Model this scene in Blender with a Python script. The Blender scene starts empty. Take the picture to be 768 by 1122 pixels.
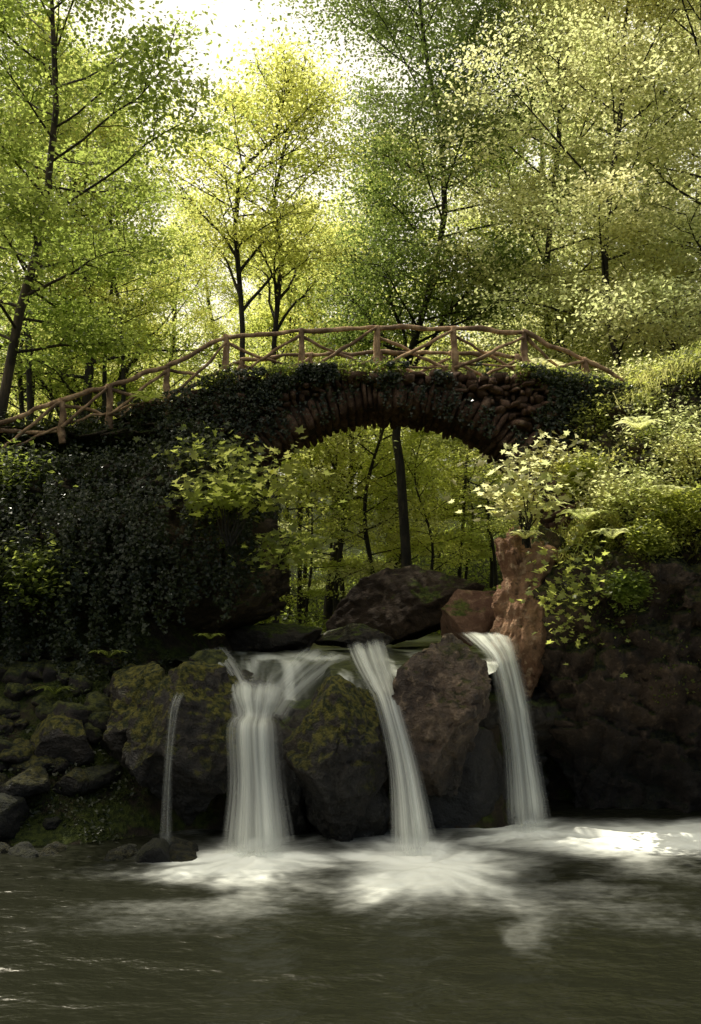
import bpy, bmesh, math, random
import numpy as np
from mathutils import Vector
rng=np.random.default_rng(11)
random.seed(5)
F=1091.0; CH=2.6
def at(px,py,d): return np.array([(px-384)/F*d, d, CH+(690-py)/F*d])
def ss(a,b,x):
    t=np.clip((np.asarray(x,float)-a)/(b-a),0,1); return t*t*(3-2*t)
# ---------------------------------------------------------------- noise
def _h(ix,iy,iz,seed):
    h=(ix*374761393+iy*668265263+iz*1274126177+seed*974711)&0x7fffffff
    h=((h^(h>>13))*1274126177)&0x7fffffff
    h=h^(h>>16)
    return (h&0xffff)/32767.5-1
def vn(p,seed=0):
    i=np.floor(p).astype(np.int64); f=p-i; f=f*f*(3-2*f)
    x,y,z=i[:,0],i[:,1],i[:,2]; u,v,w=f[:,0],f[:,1],f[:,2]
    def L(a,b,t): return a+(b-a)*t
    c=[[[_h(x+a,y+b,z+d,seed) for d in (0,1)] for b in (0,1)] for a in (0,1)]
    return L(L(L(c[0][0][0],c[1][0][0],u),L(c[0][1][0],c[1][1][0],u),v),
             L(L(c[0][0][1],c[1][0][1],u),L(c[0][1][1],c[1][1][1],u),v),w)
def fbm(p,o=4,seed=0,g=.5):
    p=np.asarray(p,float); s=0;a=1;n=0
    for k in range(o):
        s=s+a*vn(p*(2.03**k)+k*17.3,seed+k); n+=a; a*=g
    return s/n
# ---------------------------------------------------------------- materials
def new_mat(name):
    m=bpy.data.materials.new(name); m.use_nodes=True
    nt=m.node_tree; nt.nodes.clear()
    out=nt.nodes.new('ShaderNodeOutputMaterial')
    return m,nt,out
def N(nt,t,ins=None,**kw):
    n=nt.nodes.new(t)
    for k,v in kw.items(): setattr(n,k,v)
    for k,v in (ins or {}).items():
        if isinstance(v,bpy.types.NodeSocket): nt.links.new(v,n.inputs[k])
        else: n.inputs[k].default_value=v
    return n
def C(c): return (c[0],c[1],c[2],1)
def mixc(nt,f,a,b,mode='MIX'):
    n=nt.nodes.new('ShaderNodeMix'); n.data_type='RGBA'; n.blend_type=mode
    for i,v in ((0,f),(6,a),(7,b)):
        if isinstance(v,bpy.types.NodeSocket): nt.links.new(v,n.inputs[i])
        else: n.inputs[i].default_value=v if i==0 else C(v)
    return n.outputs[2]
def mth(nt,op,a,b=0.0,cl=False):
    n=nt.nodes.new('ShaderNodeMath'); n.operation=op; n.use_clamp=cl
    for i,v in ((0,a),(1,b)):
        if isinstance(v,bpy.types.NodeSocket): nt.links.new(v,n.inputs[i])
        else: n.inputs[i].default_value=v
    return n.outputs[0]
def mr(nt,v,a,b,c=0,d=1):
    n=N(nt,'ShaderNodeMapRange',{0:v,1:a,2:b,3:c,4:d}); n.interpolation_type='SMOOTHSTEP'
    return n.outputs[0]
def noise(nt,vec,scale,detail=5,rough=.55):
    return N(nt,'ShaderNodeTexNoise',{'Vector':vec,'Scale':scale,'Detail':detail,'Roughness':rough}).outputs[0]
def leaf_mat(name,dark,light,trans,tf=.5,rough=.5,spec=.35):
    m,nt,out=new_mat(name)
    at_=N(nt,'ShaderNodeAttribute',attribute_name='rnd').outputs['Fac']
    geo=N(nt,'ShaderNodeNewGeometry').outputs['Position']
    nz=noise(nt,geo,.45,3)
    f=mth(nt,'ADD',mth(nt,'MULTIPLY',at_,.4),mr(nt,nz,.35,.65,0,.6))
    col=mixc(nt,f,dark,light)
    tcol=mixc(nt,f,[trans[0]*.64,trans[1]*.76,trans[2]*.55],trans)
    p=N(nt,'ShaderNodeBsdfPrincipled',{'Base Color':col,'Roughness':rough,'Specular IOR Level':spec})
    t=N(nt,'ShaderNodeBsdfTranslucent',{'Color':tcol})
    mx=N(nt,'ShaderNodeMixShader',{0:tf,1:p.outputs[0],2:t.outputs[0]})
    nt.links.new(mx.outputs[0],out.inputs[0]); return m
def rock_mat(name,c1,c2,c3,moss=.5,mc1=(.03,.045,.008),mc2=(.09,.11,.02),rough=.8,bump=.6,strata=0.0,wet=False):
    m,nt,out=new_mat(name)
    g=N(nt,'ShaderNodeNewGeometry'); pos=g.outputs['Position']
    n1=noise(nt,pos,1.3,8,.6); n2=noise(nt,pos,7,8,.65); n3=noise(nt,pos,35,4,.6)
    col=mixc(nt,mr(nt,n1,.38,.62),c1,c2)
    col=mixc(nt,mr(nt,n2,.5,.7),col,c3)
    col=mixc(nt,mr(nt,n2,.28,.45,.75,0),col,(.012,.01,.008))
    sep=N(nt,'ShaderNodeSeparateXYZ',{0:g.outputs['Normal']}).outputs[2]
    mf=mth(nt,'ADD',mth(nt,'MULTIPLY',sep,.75),mth(nt,'MULTIPLY',mth(nt,'SUBTRACT',noise(nt,pos,2.6,7,.65),.5),2.2))
    mf=mr(nt,mf,.75-moss,1.05-moss)
    mcol=mixc(nt,mr(nt,noise(nt,pos,14,5),.35,.65),mc1,mc2)
    col=mixc(nt,mf,col,mcol)
    if wet:
        zz=N(nt,'ShaderNodeSeparateXYZ',{0:pos}).outputs[2]
        col=mixc(nt,mr(nt,mth(nt,'ADD',zz,mth(nt,'MULTIPLY',n1,.6)),.6,2.1,.82,0),col,(.007,.007,.006))  # colour sinks to near black towards the bottom, by height
    hh=mth(nt,'ADD',mth(nt,'MULTIPLY',n2,.7),mth(nt,'MULTIPLY',n3,.25))
    hh=mth(nt,'ADD',hh,mth(nt,'MULTIPLY',mth(nt,'MULTIPLY',mf,n3),.6))
    if strata:
        mp=N(nt,'ShaderNodeMapping',{'Vector':pos,'Scale':(.5,.5,6)})
        hh=mth(nt,'ADD',hh,mth(nt,'MULTIPLY',noise(nt,mp.outputs[0],1.4,5),strata))
    b=N(nt,'ShaderNodeBump',{'Height':hh,'Strength':bump,'Distance':.16})
    r=mixc(nt,mf,(rough,)*3,(.95,)*3)
    p=N(nt,'ShaderNodeBsdfPrincipled',{'Base Color':col,'Roughness':r,'Normal':b.outputs[0],'Specular IOR Level':.45 if wet else .2})
    nt.links.new(p.outputs[0],out.inputs[0]); return m
def wood_mat(name,c1,c2,scale=(14,14,2)):
    m,nt,out=new_mat(name)
    tc=N(nt,'ShaderNodeTexCoord').outputs['Object']
    mp=N(nt,'ShaderNodeMapping',{'Vector':tc,'Scale':scale}).outputs[0]
    n1=noise(nt,mp,1,7,.65); n2=noise(nt,tc,2.5,4)
    col=mixc(nt,mr(nt,n1,.35,.65),c1,c2)
    col=mixc(nt,mr(nt,n2,.42,.6,0,.8),col,[c*.4 for c in c1])
    b=N(nt,'ShaderNodeBump',{'Height':n1,'Strength':1,'Distance':.06})
    p=N(nt,'ShaderNodeBsdfPrincipled',{'Base Color':col,'Roughness':.85,'Normal':b.outputs[0]})
    nt.links.new(p.outputs[0],out.inputs[0]); return m
M={}
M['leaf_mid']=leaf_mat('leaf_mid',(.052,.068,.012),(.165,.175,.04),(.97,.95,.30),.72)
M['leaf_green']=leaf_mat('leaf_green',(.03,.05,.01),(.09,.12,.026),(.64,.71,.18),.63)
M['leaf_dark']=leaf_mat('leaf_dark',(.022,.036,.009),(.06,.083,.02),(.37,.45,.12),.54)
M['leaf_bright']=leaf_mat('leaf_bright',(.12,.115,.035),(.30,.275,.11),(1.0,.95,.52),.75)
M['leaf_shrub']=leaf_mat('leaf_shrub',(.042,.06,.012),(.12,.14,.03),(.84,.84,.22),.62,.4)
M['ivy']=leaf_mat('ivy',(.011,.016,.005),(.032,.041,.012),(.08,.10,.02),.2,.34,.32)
M['under']=leaf_mat('under',(.025,.038,.01),(.07,.09,.02),(.66,.73,.16),.56)
M['grass']=leaf_mat('grass',(.05,.06,.015),(.18,.17,.06),(.94,.88,.36),.6)
M['bark']=wood_mat('bark',(.05,.035,.022),(.11,.075,.045))
M['bark_dark']=wood_mat('bark_dark',(.022,.017,.012),(.05,.038,.026))
M['rail_wood']=wood_mat('rail_wood',(.29,.165,.08),(.62,.40,.21),(9,9,5))
M['rock_dark']=rock_mat('rock_dark',(.018,.014,.010),(.036,.027,.018),(.06,.045,.03),.25,rough=.42,wet=True)
M['rock_brown']=rock_mat('rock_brown',(.03,.019,.012),(.05,.034,.022),(.08,.052,.035),.25)
M['rock_moss']=rock_mat('rock_moss',(.018,.014,.010),(.038,.028,.018),(.068,.05,.032),.66,(.02,.03,.005),(.19,.17,.024),rough=.45,wet=True,bump=1)
M['rock_stone']=rock_mat('rock_stone',(.016,.012,.009),(.032,.024,.016),(.055,.041,.027),.72,(.013,.019,.005),(.075,.08,.013),wet=True)  # colours lowered to put the bank's shade into the stones
M['rock_tan']=rock_mat('rock_tan',(.055,.036,.024),(.135,.09,.056),(.31,.22,.14),.28,(.025,.028,.007),(.10,.09,.02),rough=.34,wet=True,bump=1)  # light patches raised to stand in for sun on the boulder top
M['rock_red']=rock_mat('rock_red',(.18,.09,.05),(.34,.195,.112),(.48,.33,.21),.3,strata=.5,bump=1)  # reddish rock, colours raised to paint in orange sunlight
M['rock_redd']=rock_mat('rock_redd',(.09,.046,.03),(.15,.085,.054),(.22,.135,.09),.2,strata=.3)
M['cliff_left']=rock_mat('cliff_left',(.045,.032,.02),(.09,.065,.04),(.15,.11,.065),.35,strata=.6,bump=1)
M['cliff_right']=rock_mat('cliff_right',(.045,.028,.017),(.09,.058,.036),(.18,.118,.073),.70,(.013,.019,.005),(.09,.088,.016),bump=1.0,wet=True)  # height gradient switched on to darken the lower wall
M['masonry']=rock_mat('masonry',(.10,.054,.034),(.19,.11,.07),(.34,.22,.14),.32,(.018,.024,.006),(.06,.06,.015),bump=1)
M['mortar']=rock_mat('mortar',(.05,.035,.025),(.08,.055,.04),(.1,.07,.05),.1)
M['ground']=rock_mat('ground',(.025,.019,.012),(.045,.032,.019),(.065,.048,.025),.5,(.018,.026,.006),(.055,.068,.013))
# ---------------------------------------------------------------- mesh helpers
COL=bpy.context.scene.collection
def mesh_np(name,v,f,mat,smooth=True,rnd=False):
    v=np.asarray(v,float); f=np.asarray(f,np.int32)
    me=bpy.data.meshes.new(name); k=f.shape[1]; m=len(f)
    me.vertices.add(len(v)); me.vertices.foreach_set('co',v.ravel())
    me.loops.add(m*k); me.loops.foreach_set('vertex_index',f.ravel())
    me.polygons.add(m); me.polygons.foreach_set('loop_start',np.arange(0,m*k,k,dtype=np.int32))
    me.polygons.foreach_set('use_smooth',np.full(m,smooth))
    me.update(calc_edges=True)
    if rnd:
        a=me.attributes.new('rnd','FLOAT','FACE'); a.data.foreach_set('value',rng.random(m).astype(np.float32))
    me.materials.append(mat); me.validate(); return me
def obj(name,me,loc=(0,0,0),parent=None,label=None,cat=None,kind=None,group=None):
    o=bpy.data.objects.new(name,me); o.location=tuple(float(a) for a in loc); COL.objects.link(o)
    if parent: o.parent=parent
    if label: o['label']=label
    if cat: o['category']=cat
    if kind: o['kind']=kind
    if group: o['group']=group
    return o
def base_of(v):
    v=np.asarray(v); return np.array([(v[:,0].min()+v[:,0].max())/2,(v[:,1].min()+v[:,1].max())/2,v[:,2].min()])
class Acc:
    def __init__(s): s.v=[];s.f=[];s.n=0
    def add(s,v,f): s.v.append(np.asarray(v,float)); s.f.append(np.asarray(f)+s.n); s.n+=len(v)
    def get(s): return np.concatenate(s.v),np.concatenate(s.f)
def grid_faces(nr,nc,wrap=False):
    i=np.arange(nr-1)[:,None]; j=np.arange(nc if wrap else nc-1)[None,:]; j2=(j+1)%nc
    return np.stack([i*nc+j,i*nc+j2,(i+1)*nc+j2,(i+1)*nc+j],-1).reshape(-1,4)
def tube(pts,rad,sides=7,wob=0.0,seed=0,cap=False):
    pts=np.asarray(pts,float); rad=np.asarray(rad,float)*np.ones(len(pts))
    if cap:
        pts=np.vstack([pts[:1],pts,pts[-1:]]); rad=np.r_[1e-3,rad,1e-3]
        t=np.gradient(pts[1:-1],axis=0); t=np.vstack([t[:1],t,t[-1:]])
    else: t=np.gradient(pts,axis=0)
    t/=np.linalg.norm(t,axis=1)[:,None]+1e-9
    m=t.mean(0); ref=np.array([1.,0.03,0.02]) if abs(m[2])>.6*np.linalg.norm(m) else np.array([0.02,.03,1.])
    b=np.cross(t,ref); b/=np.linalg.norm(b,axis=1)[:,None]+1e-9; c=np.cross(t,b)
    a=np.linspace(0,2*np.pi,sides,endpoint=False)
    v=pts[:,None,:]+rad[:,None,None]*(np.cos(a)[None,:,None]*b[:,None,:]+np.sin(a)[None,:,None]*c[:,None,:])
    v=v.reshape(-1,3)
    if wob: v=v+wob*np.stack([vn(v*6,seed+q) for q in range(3)],1)
    return v,grid_faces(len(pts),sides,True)
def norm(a): return a/(np.linalg.norm(a,axis=-1,keepdims=True)+1e-9)
PALM=np.array([(0,-.5),(.12,-.28),(.42,-.34),(.30,-.05),(.5,.12),(.2,.14),(0,.55),(-.2,.14),(-.5,.12),(-.30,-.05),(-.42,-.34),(-.12,-.28)])
RH=np.array([(0,-.5),(.3,0.02),(0,.5),(-.3,0.02)])
IVYS=np.array([(0,-.35),(.4,-.2),(.18,.1),(0,.5),(-.18,.1),(-.4,-.2)])
def leaves(c,n,size,tilt=.6,shape=RH,var=.35):
    c=np.asarray(c,float); K=len(c)
    n=norm(np.asarray(n,float)*np.ones((K,3))+tilt*rng.normal(size=(K,3)))
    a=norm(np.cross(n,rng.normal(size=(K,3)))); b=np.cross(n,a)
    s=size*(1+var*(rng.random(K)*2-1))
    v=c[:,None,:]+s[:,None,None]*(shape[None,:,0,None]*b[:,None,:]+shape[None,:,1,None]*a[:,None,:]+(.25*np.abs(shape[None,:,0,None]))*n[:,None,:])
    k=len(shape)
    return v.reshape(-1,3),np.arange(K*k).reshape(K,k)
# ---------------------------------------------------------------- terrain
def terr(x,y):
    x=np.asarray(x,float); y=np.asarray(y,float)
    zs=np.interp(y,[12,13.2,16,22,40,140],[1.6,1.8,2.1,2.3,3.2,5])
    xc=np.interp(y,[12,16,24,40],[.3,.5,.6,-.5]); w=np.interp(y,[12,14,18,24,40],[2.3,1.9,1.8,2.2,1.2])
    dl=xc-w-x; dr=x-xc-w
    hl=np.interp(y,[14.4,15.6,16.6,21,27,40],[.2,2.2,3.2,3.0,1.2,1.1])
    hr=np.interp(y,[13,14.5,17,21,27,40],[.6,2.0,4.0,3.4,1.2,1.1])
    b=hl*ss(0,2.2,dl)+hr*ss(0,2.2,dr)+.16*np.maximum(np.maximum(dl,dr)-2.5,0)*ss(16.5,24,y)
    hill=.20*np.clip(y-34,0,60)*1.0
    zu=zs-.35+b+hill
    a=np.interp(x,[-3.2,-2.2,2,2.8],[10.9,12.6,12.8,14.8]); c=np.interp(x,[-3.2,-2.2,2,2.8],[14.0,13.5,13.6,16.2])
    t=np.clip((y-a)/(c-a),0,1)
    z=-.8*(1-t)+zu*t
    side=2.6*ss(6.5,10,np.abs(x))*(1-ss(12,15,y)); z=np.where(y<14,z+side,z)
    z=z+1.9*ss(2.2,0.2,y)*(1-ss(6,9,np.abs(x)))
    p=np.stack([x.ravel(),y.ravel(),0*x.ravel()],1)
    z=z+(fbm(p*.5,4,3)*.35+fbm(p*2.2,3,9)*.08).reshape(z.shape)*ss(0,1,np.abs(z)+.3)
    return z
xs=np.sign(np.linspace(-1,1,221))*(np.abs(np.linspace(-1,1,221))**2.2)*140
ys=np.concatenate([np.linspace(-60,0,14)[:-1],np.linspace(0,10,24)[:-1],np.linspace(10,20,90)[:-1],np.linspace(20,50,90)[:-1],np.linspace(50,220,30)])
X,Y=np.meshgrid(xs,ys); Z=terr(X,Y)
me=mesh_np('ground',np.stack([X,Y,Z],-1).reshape(-1,3),grid_faces(len(ys),len(xs)),M['ground'])
obj('ground',me,kind='structure')
# ---------------------------------------------------------------- rocks
def ico(n):
    bm=bmesh.new(); bmesh.ops.create_icosphere(bm,subdivisions=n,radius=1)
    bm.verts.ensure_lookup_table()
    r=(np.array([v.co[:] for v in bm.verts]),np.array([[v.index for v in f.verts] for f in bm.faces])); bm.free(); return r
ICO={n:ico(n) for n in (2,3,4,5,6)}
def rock_geo(radii,seed,cuts=9,lvl=5,amp=.12,freq=1.6,pw=2.6,sharp=1.0,lo=.62,hi=.9,step=.0,under=0):
    r=np.random.default_rng(seed); d,f=ICO[lvl]
    p=d/((np.abs(d)**pw).sum(1)**(1/pw))[:,None]
    for i in range(cuts):
        n=norm(r.normal(size=3)); dist=r.uniform(lo,hi)
        e=np.maximum(p@n-dist,0); p=p-n*(e*sharp)[:,None]
    if under:
        k=1-under*np.clip(.15-p[:,2],0,1.1)**1.3; p=p*np.stack([k,k,np.ones_like(k)],1); p[:,1]+=.35*under*np.clip(-p[:,2],0,1)
    p=p*np.asarray(radii)
    m=np.mean(radii)
    w=p+.25*m*np.stack([fbm(p*1.3/m+seed,3,seed+k) for k in range(3)],1)
    if step: p=p+d*(vn(np.floor(w*2.2/m)+.5*0,seed+9)*step*m)[:,None]
    p=p+d*(fbm(p*freq/m+seed,5,seed)*amp*m*1.6)[:,None]
    rg=1-np.abs(fbm(p*3/m+seed,4,seed+5))*2
    p=p-d*(np.maximum(rg-.55,0)*amp*.9*m)[:,None]
    p=p+d*(fbm(p*9/m+seed,3,seed+15)*amp*.22*m)[:,None]
    return p,f
def rotz(p,a):
    c,s=math.cos(a),math.sin(a); return p@np.array([[c,s,0],[-s,c,0],[0,0,1]])
def roty(p,a):
    c,s=math.cos(a),math.sin(a); return p@np.array([[c,0,-s],[0,1,0],[s,0,c]])
def rock(name,c,radii,seed,mat,label,cat='rock',ry=0,rz=0,**kw):
    p,f=rock_geo(radii,seed,**kw); p=roty(rotz(p,rz),ry)+np.asarray(c)
    o=base_of(p); return obj(name,mesh_np(name,p-o,f,mat),o,label=label,cat=cat)
rock('boulder',[-2.05,12.55,1.05],[.82,.75,1.14],21,M['rock_moss'],'moss covered boulder with a thin trickle of water over its face',lvl=6,pw=3,cuts=14,step=.04,under=.25)
rock('boulder',[-2.75,13.15,1.4],[.6,.7,.75],22,M['rock_moss'],'low mossy boulder beside the stream edge',lvl=6,cuts=16,pw=3,step=.05)
rock('boulder',[-.17,12.4,1.0],[.72,.74,1.08],35,M['rock_moss'],'dark rounded boulder with a green mossy face between two waterfalls',lvl=6,pw=2.7,cuts=12,step=.03,lo=.74,under=.3)
rock('boulder',[-.1,12.85,.4],[.6,.5,1.0],36,M['rock_dark'],'wet dark rock in the recess below the mossy boulder',pw=3)
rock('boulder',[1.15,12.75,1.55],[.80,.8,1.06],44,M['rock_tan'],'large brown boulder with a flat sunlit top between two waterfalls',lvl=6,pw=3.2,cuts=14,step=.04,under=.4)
rock('boulder',[1.35,13.35,.4],[.85,.5,1.0],48,M['rock_dark'],'wet dark rock in the pool under the brown boulder',pw=3,cuts=14)
rock('boulder',[-1.35,13.25,1.72],[.24,.3,.36],52,M['rock_dark'],'small wet dark rock standing in the stream above the waterfall')
rock('boulder',[.42,13.3,1.55],[.3,.5,.42],53,M['rock_dark'],'wet dark rock at the waterfall lip')
rock('boulder',[-1.0,12.65,.6],[.55,.35,.95],54,M['rock_dark'],'wet dark rock behind the falling water',pw=3,cuts=14)
rock('boulder',[-1.95,13.3,1.8],[.28,.25,.22],55,M['rock_dark'],'small wet dark rock standing in the stream above the waterfall')
rock('boulder',at(452,662,18.4),[1.6,.9,.72],61,M['rock_brown'],'large dark brown rock in the stream under the arch',ry=-.2,lvl=6,pw=3.2,cuts=18,amp=.08)
rock('boulder',at(510,674,15.2),[.66,.5,.40],68,M['rock_redd'],'reddish wedge shaped rock beside the stream',ry=-.75,pw=5,cuts=12,amp=.06,lo=.5)
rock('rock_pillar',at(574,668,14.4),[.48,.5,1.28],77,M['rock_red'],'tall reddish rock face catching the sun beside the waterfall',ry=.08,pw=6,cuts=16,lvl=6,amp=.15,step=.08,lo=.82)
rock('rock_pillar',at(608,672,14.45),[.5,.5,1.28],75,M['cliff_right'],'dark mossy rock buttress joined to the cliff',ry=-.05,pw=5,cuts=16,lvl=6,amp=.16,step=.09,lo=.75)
rock('boulder',at(390,700,16.8),[.7,.4,.22],64,M['rock_dark'],'low flat dark rock in the stream')
rock('boulder',at(300,704,17),[1.1,.5,.3],66,M['rock_dark'],'dark flat rock shelf at the water edge')
rock('boulder',at(232,728,13.6),[.35,.3,.2],67,M['rock_stone'],'brown stone wedged above the waterfall')
for j,(a,b,d,rx,ry_,rz_,m) in enumerate([(655,640,14.1,.6,.5,.6,'cliff_right'),(715,630,13.9,.6,.5,.5,'cliff_right'),(765,650,13.8,.5,.45,.5,'cliff_right')]):
    rock('boulder',at(a,b,d),[rx,ry_,rz_],180+j,M[m],'angular mossy rock jutting from the shaded cliff',lvl=5,pw=5,cuts=20,step=.1,amp=.16)
for i in range(150):
    x=rng.uniform(-6.2,-1.9); y=rng.uniform(11.3,14.6)
    if x>-2.9 and y<13.2 and y>11.95: continue
    s=.10+.32*rng.random()**1.7; s*=(1.5 if rng.random()<.15 else 1)
    if y<11.9: s*=.8
    if x>-2.8: y=rng.uniform(11.35,11.9); s*=.6
    z=float(terr(x,y)); z=max(z,-.1)
    rock('mossy_stone',[x,y,z+s*.1],[s*rng.uniform(1,1.5),s*rng.uniform(.8,1.2),s*rng.uniform(.6,.95)],300+i,M['rock_moss' if rng.random()<.35 else 'rock_stone'],'moss covered stone lying on the stony stream bank','stone',rz=rng.uniform(0,3),ry=rng.uniform(-.25,.25),lvl=4,pw=2.4,cuts=8,amp=.14)['group']='mossy stones on the bank'
# ---------------------------------------------------------------- cliffs
def cliff(path,prof,zs,seed,nu=260,nv=170,amp=.28,zb=2.0,rug=.3,strat=.4,zk=1.0):
    path=np.asarray(path,float); seg=np.r_[0,np.cumsum(np.linalg.norm(np.diff(path,axis=0),axis=1))]
    s=np.linspace(0,seg[-1],nu); px=np.interp(s,seg,path[:,0]); py=np.interp(s,seg,path[:,1])
    kk=np.hanning(23); kk/=kk.sum()
    def sm(a): return np.convolve(np.pad(a,11,mode='reflect',reflect_type='odd'),kk,'valid')
    px,py=sm(px),sm(py); tx,ty=np.gradient(px),np.gradient(py); l=np.hypot(tx,ty); nx,ny=ty/l,-tx/l
    prof=np.asarray(prof,float); ps=np.r_[0,np.cumsum(np.linalg.norm(np.diff(prof,axis=0),axis=1))]
    v=np.linspace(0,ps[-1],nv); ins=np.interp(v,ps,prof[:,0]); zz=np.interp(v,ps,prof[:,1])
    k2=np.hanning(11);k2/=k2.sum()
    ins=np.convolve(np.pad(ins,5,mode='edge'),k2,'valid'); zz=np.convolve(np.pad(zz,5,mode='reflect',reflect_type='odd'),k2,'valid')
    sc=np.interp(s,seg,zs)
    P=np.stack([px[None]-nx[None]*ins[:,None],py[None]-ny[None]*ins[:,None],np.where(zz[:,None]>zb,zb+(zz[:,None]-zb)*sc[None],zz[:,None]+0*sc[None])],-1)
    out=np.stack([nx+0*zz[:,None],ny+0*zz[:,None],0*nx+.25+0*zz[:,None]],-1)
    p=P.reshape(-1,3); o=out.reshape(-1,3)
    q=p*np.array([.55,.55,1.0*zk]); d=fbm(q,5,seed)*amp*2.0
    st=np.abs(vn(p*np.array([.35,.35,2.0]),seed+3)); d=d-amp*strat*ss(.2,0,st)
    w=p+.35*np.stack([fbm(p*1.2,3,seed+k) for k in range(3)],1)
    w=w@np.array([[.9,.1,.3],[-.1,.95,.1],[-.3,-.1,.9]]) if zk<1 else w
    blocks=vn(np.floor(w*np.array([1.1,1.1,1.5*zk])),seed+8); d=d+blocks*amp*.35
    blocks=vn(np.floor(w*np.array([2.6,2.6,3.1*zk])),seed+18); d=d+blocks*amp*.16*(rug/.3)
    rg=1-np.abs(fbm(p*np.array([1.6,1.6,2.4*zk]),4,seed+25))*2; d=d-np.maximum(rg-.5,0)*amp*rug*2
    d=d+fbm(p*4,3,seed+4)*amp*rug
    p=p+o*d[:,None]
    return p,grid_faces(nv,nu),(nv,nu)
def mesh_normals(me):
    a=np.zeros(len(me.vertices)*3); me.vertices.foreach_get('normal',a); return a.reshape(-1,3)
cl,fl,_=cliff([(-12,12.6),(-7,13.9),(-4.4,14.4),(-2.6,14.6),(-1.6,14.8),(-1.2,15.6),(-1.2,17),(-1.5,20.5)],
  [(1.2,1.4),(1.1,2.2),(.95,2.6),(.15,3.0),(-.1,3.6),(.05,4.4),(.35,5.1),(.75,5.6),(1.5,6.0),(3.2,6.05),(5.5,6.1)],[.7,.72,.82,.95,1,.96,.88,.85],3,nu=360,nv=240,amp=.36,rug=.5)
ol=base_of(cl); mel=mesh_np('cliff',cl-ol,fl,M['cliff_left'])
obj('rock_cliff',mel,ol,label='overhanging brown sandstone cliff draped in ivy below the footbridge',cat='cliff')
cr,fr,_=cliff([(2.9,20.5),(2.85,17),(2.5,15.4),(2.45,14.6),(2.85,13.95),(4.2,13.6),(6.5,13.2),(12,11.8)],
  [(.8,-.7),(.75,.4),(.6,1.0),(.35,1.7),(.1,2.5),(.05,3.2),(.5,3.7),(1.0,4.2),(1.7,4.8),(2.8,5.8),(4.5,6.7),(6.5,7.2)],[.85,.9,.95,1,1.02,1.12,1.25,1.3],14,nu=380,nv=280,amp=.42,rug=.5,strat=.05,zk=.55)
orr=base_of(cr); mer=mesh_np('cliff',cr-orr,fr,M['cliff_right'])
obj('rock_cliff',mer,orr,label='craggy mossy undercut cliff with shrubs on its sunlit top',cat='cliff')
cg,fg,_=cliff([(-3.6,13.6),(-2.2,13.05),(-1.0,12.85),(0.4,12.8),(1.4,13.0),(2.1,13.5),(3.2,14.2)],
  [(.7,-.7),(.65,.6),(.3,1.0),(.02,1.35),(.08,1.55),(.5,1.7),(1.3,1.82),(2.8,1.9)],[1]*7,27,nu=200,nv=110,amp=.2)
og=base_of(cg); obj('rock_ledge',mesh_np('ledge',cg-og,fg,M['rock_dark']),og,label='wet dark rock ledge the waterfalls pour over',cat='rock')
# ---------------------------------------------------------------- water
def water_mat(name,deep):
    m,nt,out=new_mat(name)
    pos=N(nt,'ShaderNodeNewGeometry').outputs['Position']
    fo=N(nt,'ShaderNodeAttribute',attribute_name='foam').outputs['Fac']
    mp=N(nt,'ShaderNodeMapping',{'Vector':pos,'Scale':(1,1.5,1),'Rotation':(0,0,.15)}).outputs[0]
    n1=noise(nt,mp,1.7,4,.5); n2=noise(nt,mp,8,4,.55)
    f=mth(nt,'ADD',fo,mth(nt,'MULTIPLY',mth(nt,'SUBTRACT',n2,.5),.22))
    ff=mr(nt,f,.03,1.0)
    b=N(nt,'ShaderNodeBump',{'Height':mth(nt,'ADD',n1,mth(nt,'MULTIPLY',n2,.10)),'Strength':.7,'Distance':.16}).outputs[0]
    w=N(nt,'ShaderNodeBsdfPrincipled',{'Base Color':C(deep),'Roughness':.29,'IOR':1.28,'Specular IOR Level':.32,'Specular Tint':(1,.94,.80,1),'Normal':b})
    d=N(nt,'ShaderNodeBsdfPrincipled',{'Base Color':(.91,.93,.85,1),'Roughness':.6,'Specular IOR Level':.2})
    mx=N(nt,'ShaderNodeMixShader',{0:ff,1:w.outputs[0],2:d.outputs[0]})
    nt.links.new(mx.outputs[0],out.inputs[0]); return m
M['pool']=water_mat('pool',(.013,.014,.008)); M['stream']=water_mat('stream',(.03,.035,.02))
def add_foam(me,val):
    a=me.attributes.new('foam','FLOAT','POINT'); a.data.foreach_set('value',val.astype(np.float32))
px_=np.concatenate([np.linspace(-16,-5.5,12)[:-1],np.linspace(-5.5,6,420)[:-1],np.linspace(6,16,12)])
py_=np.concatenate([np.linspace(-1,5.8,14)[:-1],np.linspace(5.8,15.4,350)])
X,Y=np.meshgrid(px_,py_); x=X.ravel();y=Y.ravel()
IMP=[(-1.15,10.95,.85,.9,1.1),(.80,10.4,.82,1.4,1.15),(2.2,12.5,.85,.8,1.0),(3.9,12.1,1.9,.9,1.35),(-2.15,11.8,.25,.18,.25)]  # foam at far right widened and whitened to paint the sun patch
foam=np.zeros_like(x); hz=np.zeros_like(x)
wx=x+.26*fbm(np.stack([x*1.1,y*1.1,0*x],1),3,41); wy=y+.22*fbm(np.stack([x*1.1,y*1.1,0*x+5],1),3,42)
for (cx,cy,rx,ry,am) in IMP:
    dx=wx-cx; dy=wy-(cy+.45*ry); r=np.hypot(dx/rx,dy/ry); th=np.arctan2(dy/ry,dx/rx)
    st=fbm(np.stack([np.cos(th)*2.8+cx,np.sin(th)*2.8,r*.9],1),4,int(50+cx*3))
    m=am*np.exp(-(r/1.0)**2*1.1)*(1+.5*st)+am*.6*np.exp(-(r/1.9)**2)*ss(-.25,.75,st)
    foam=np.maximum(foam,m); hz+=.04*np.exp(-(r/.5)**2)*(1+st)
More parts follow.
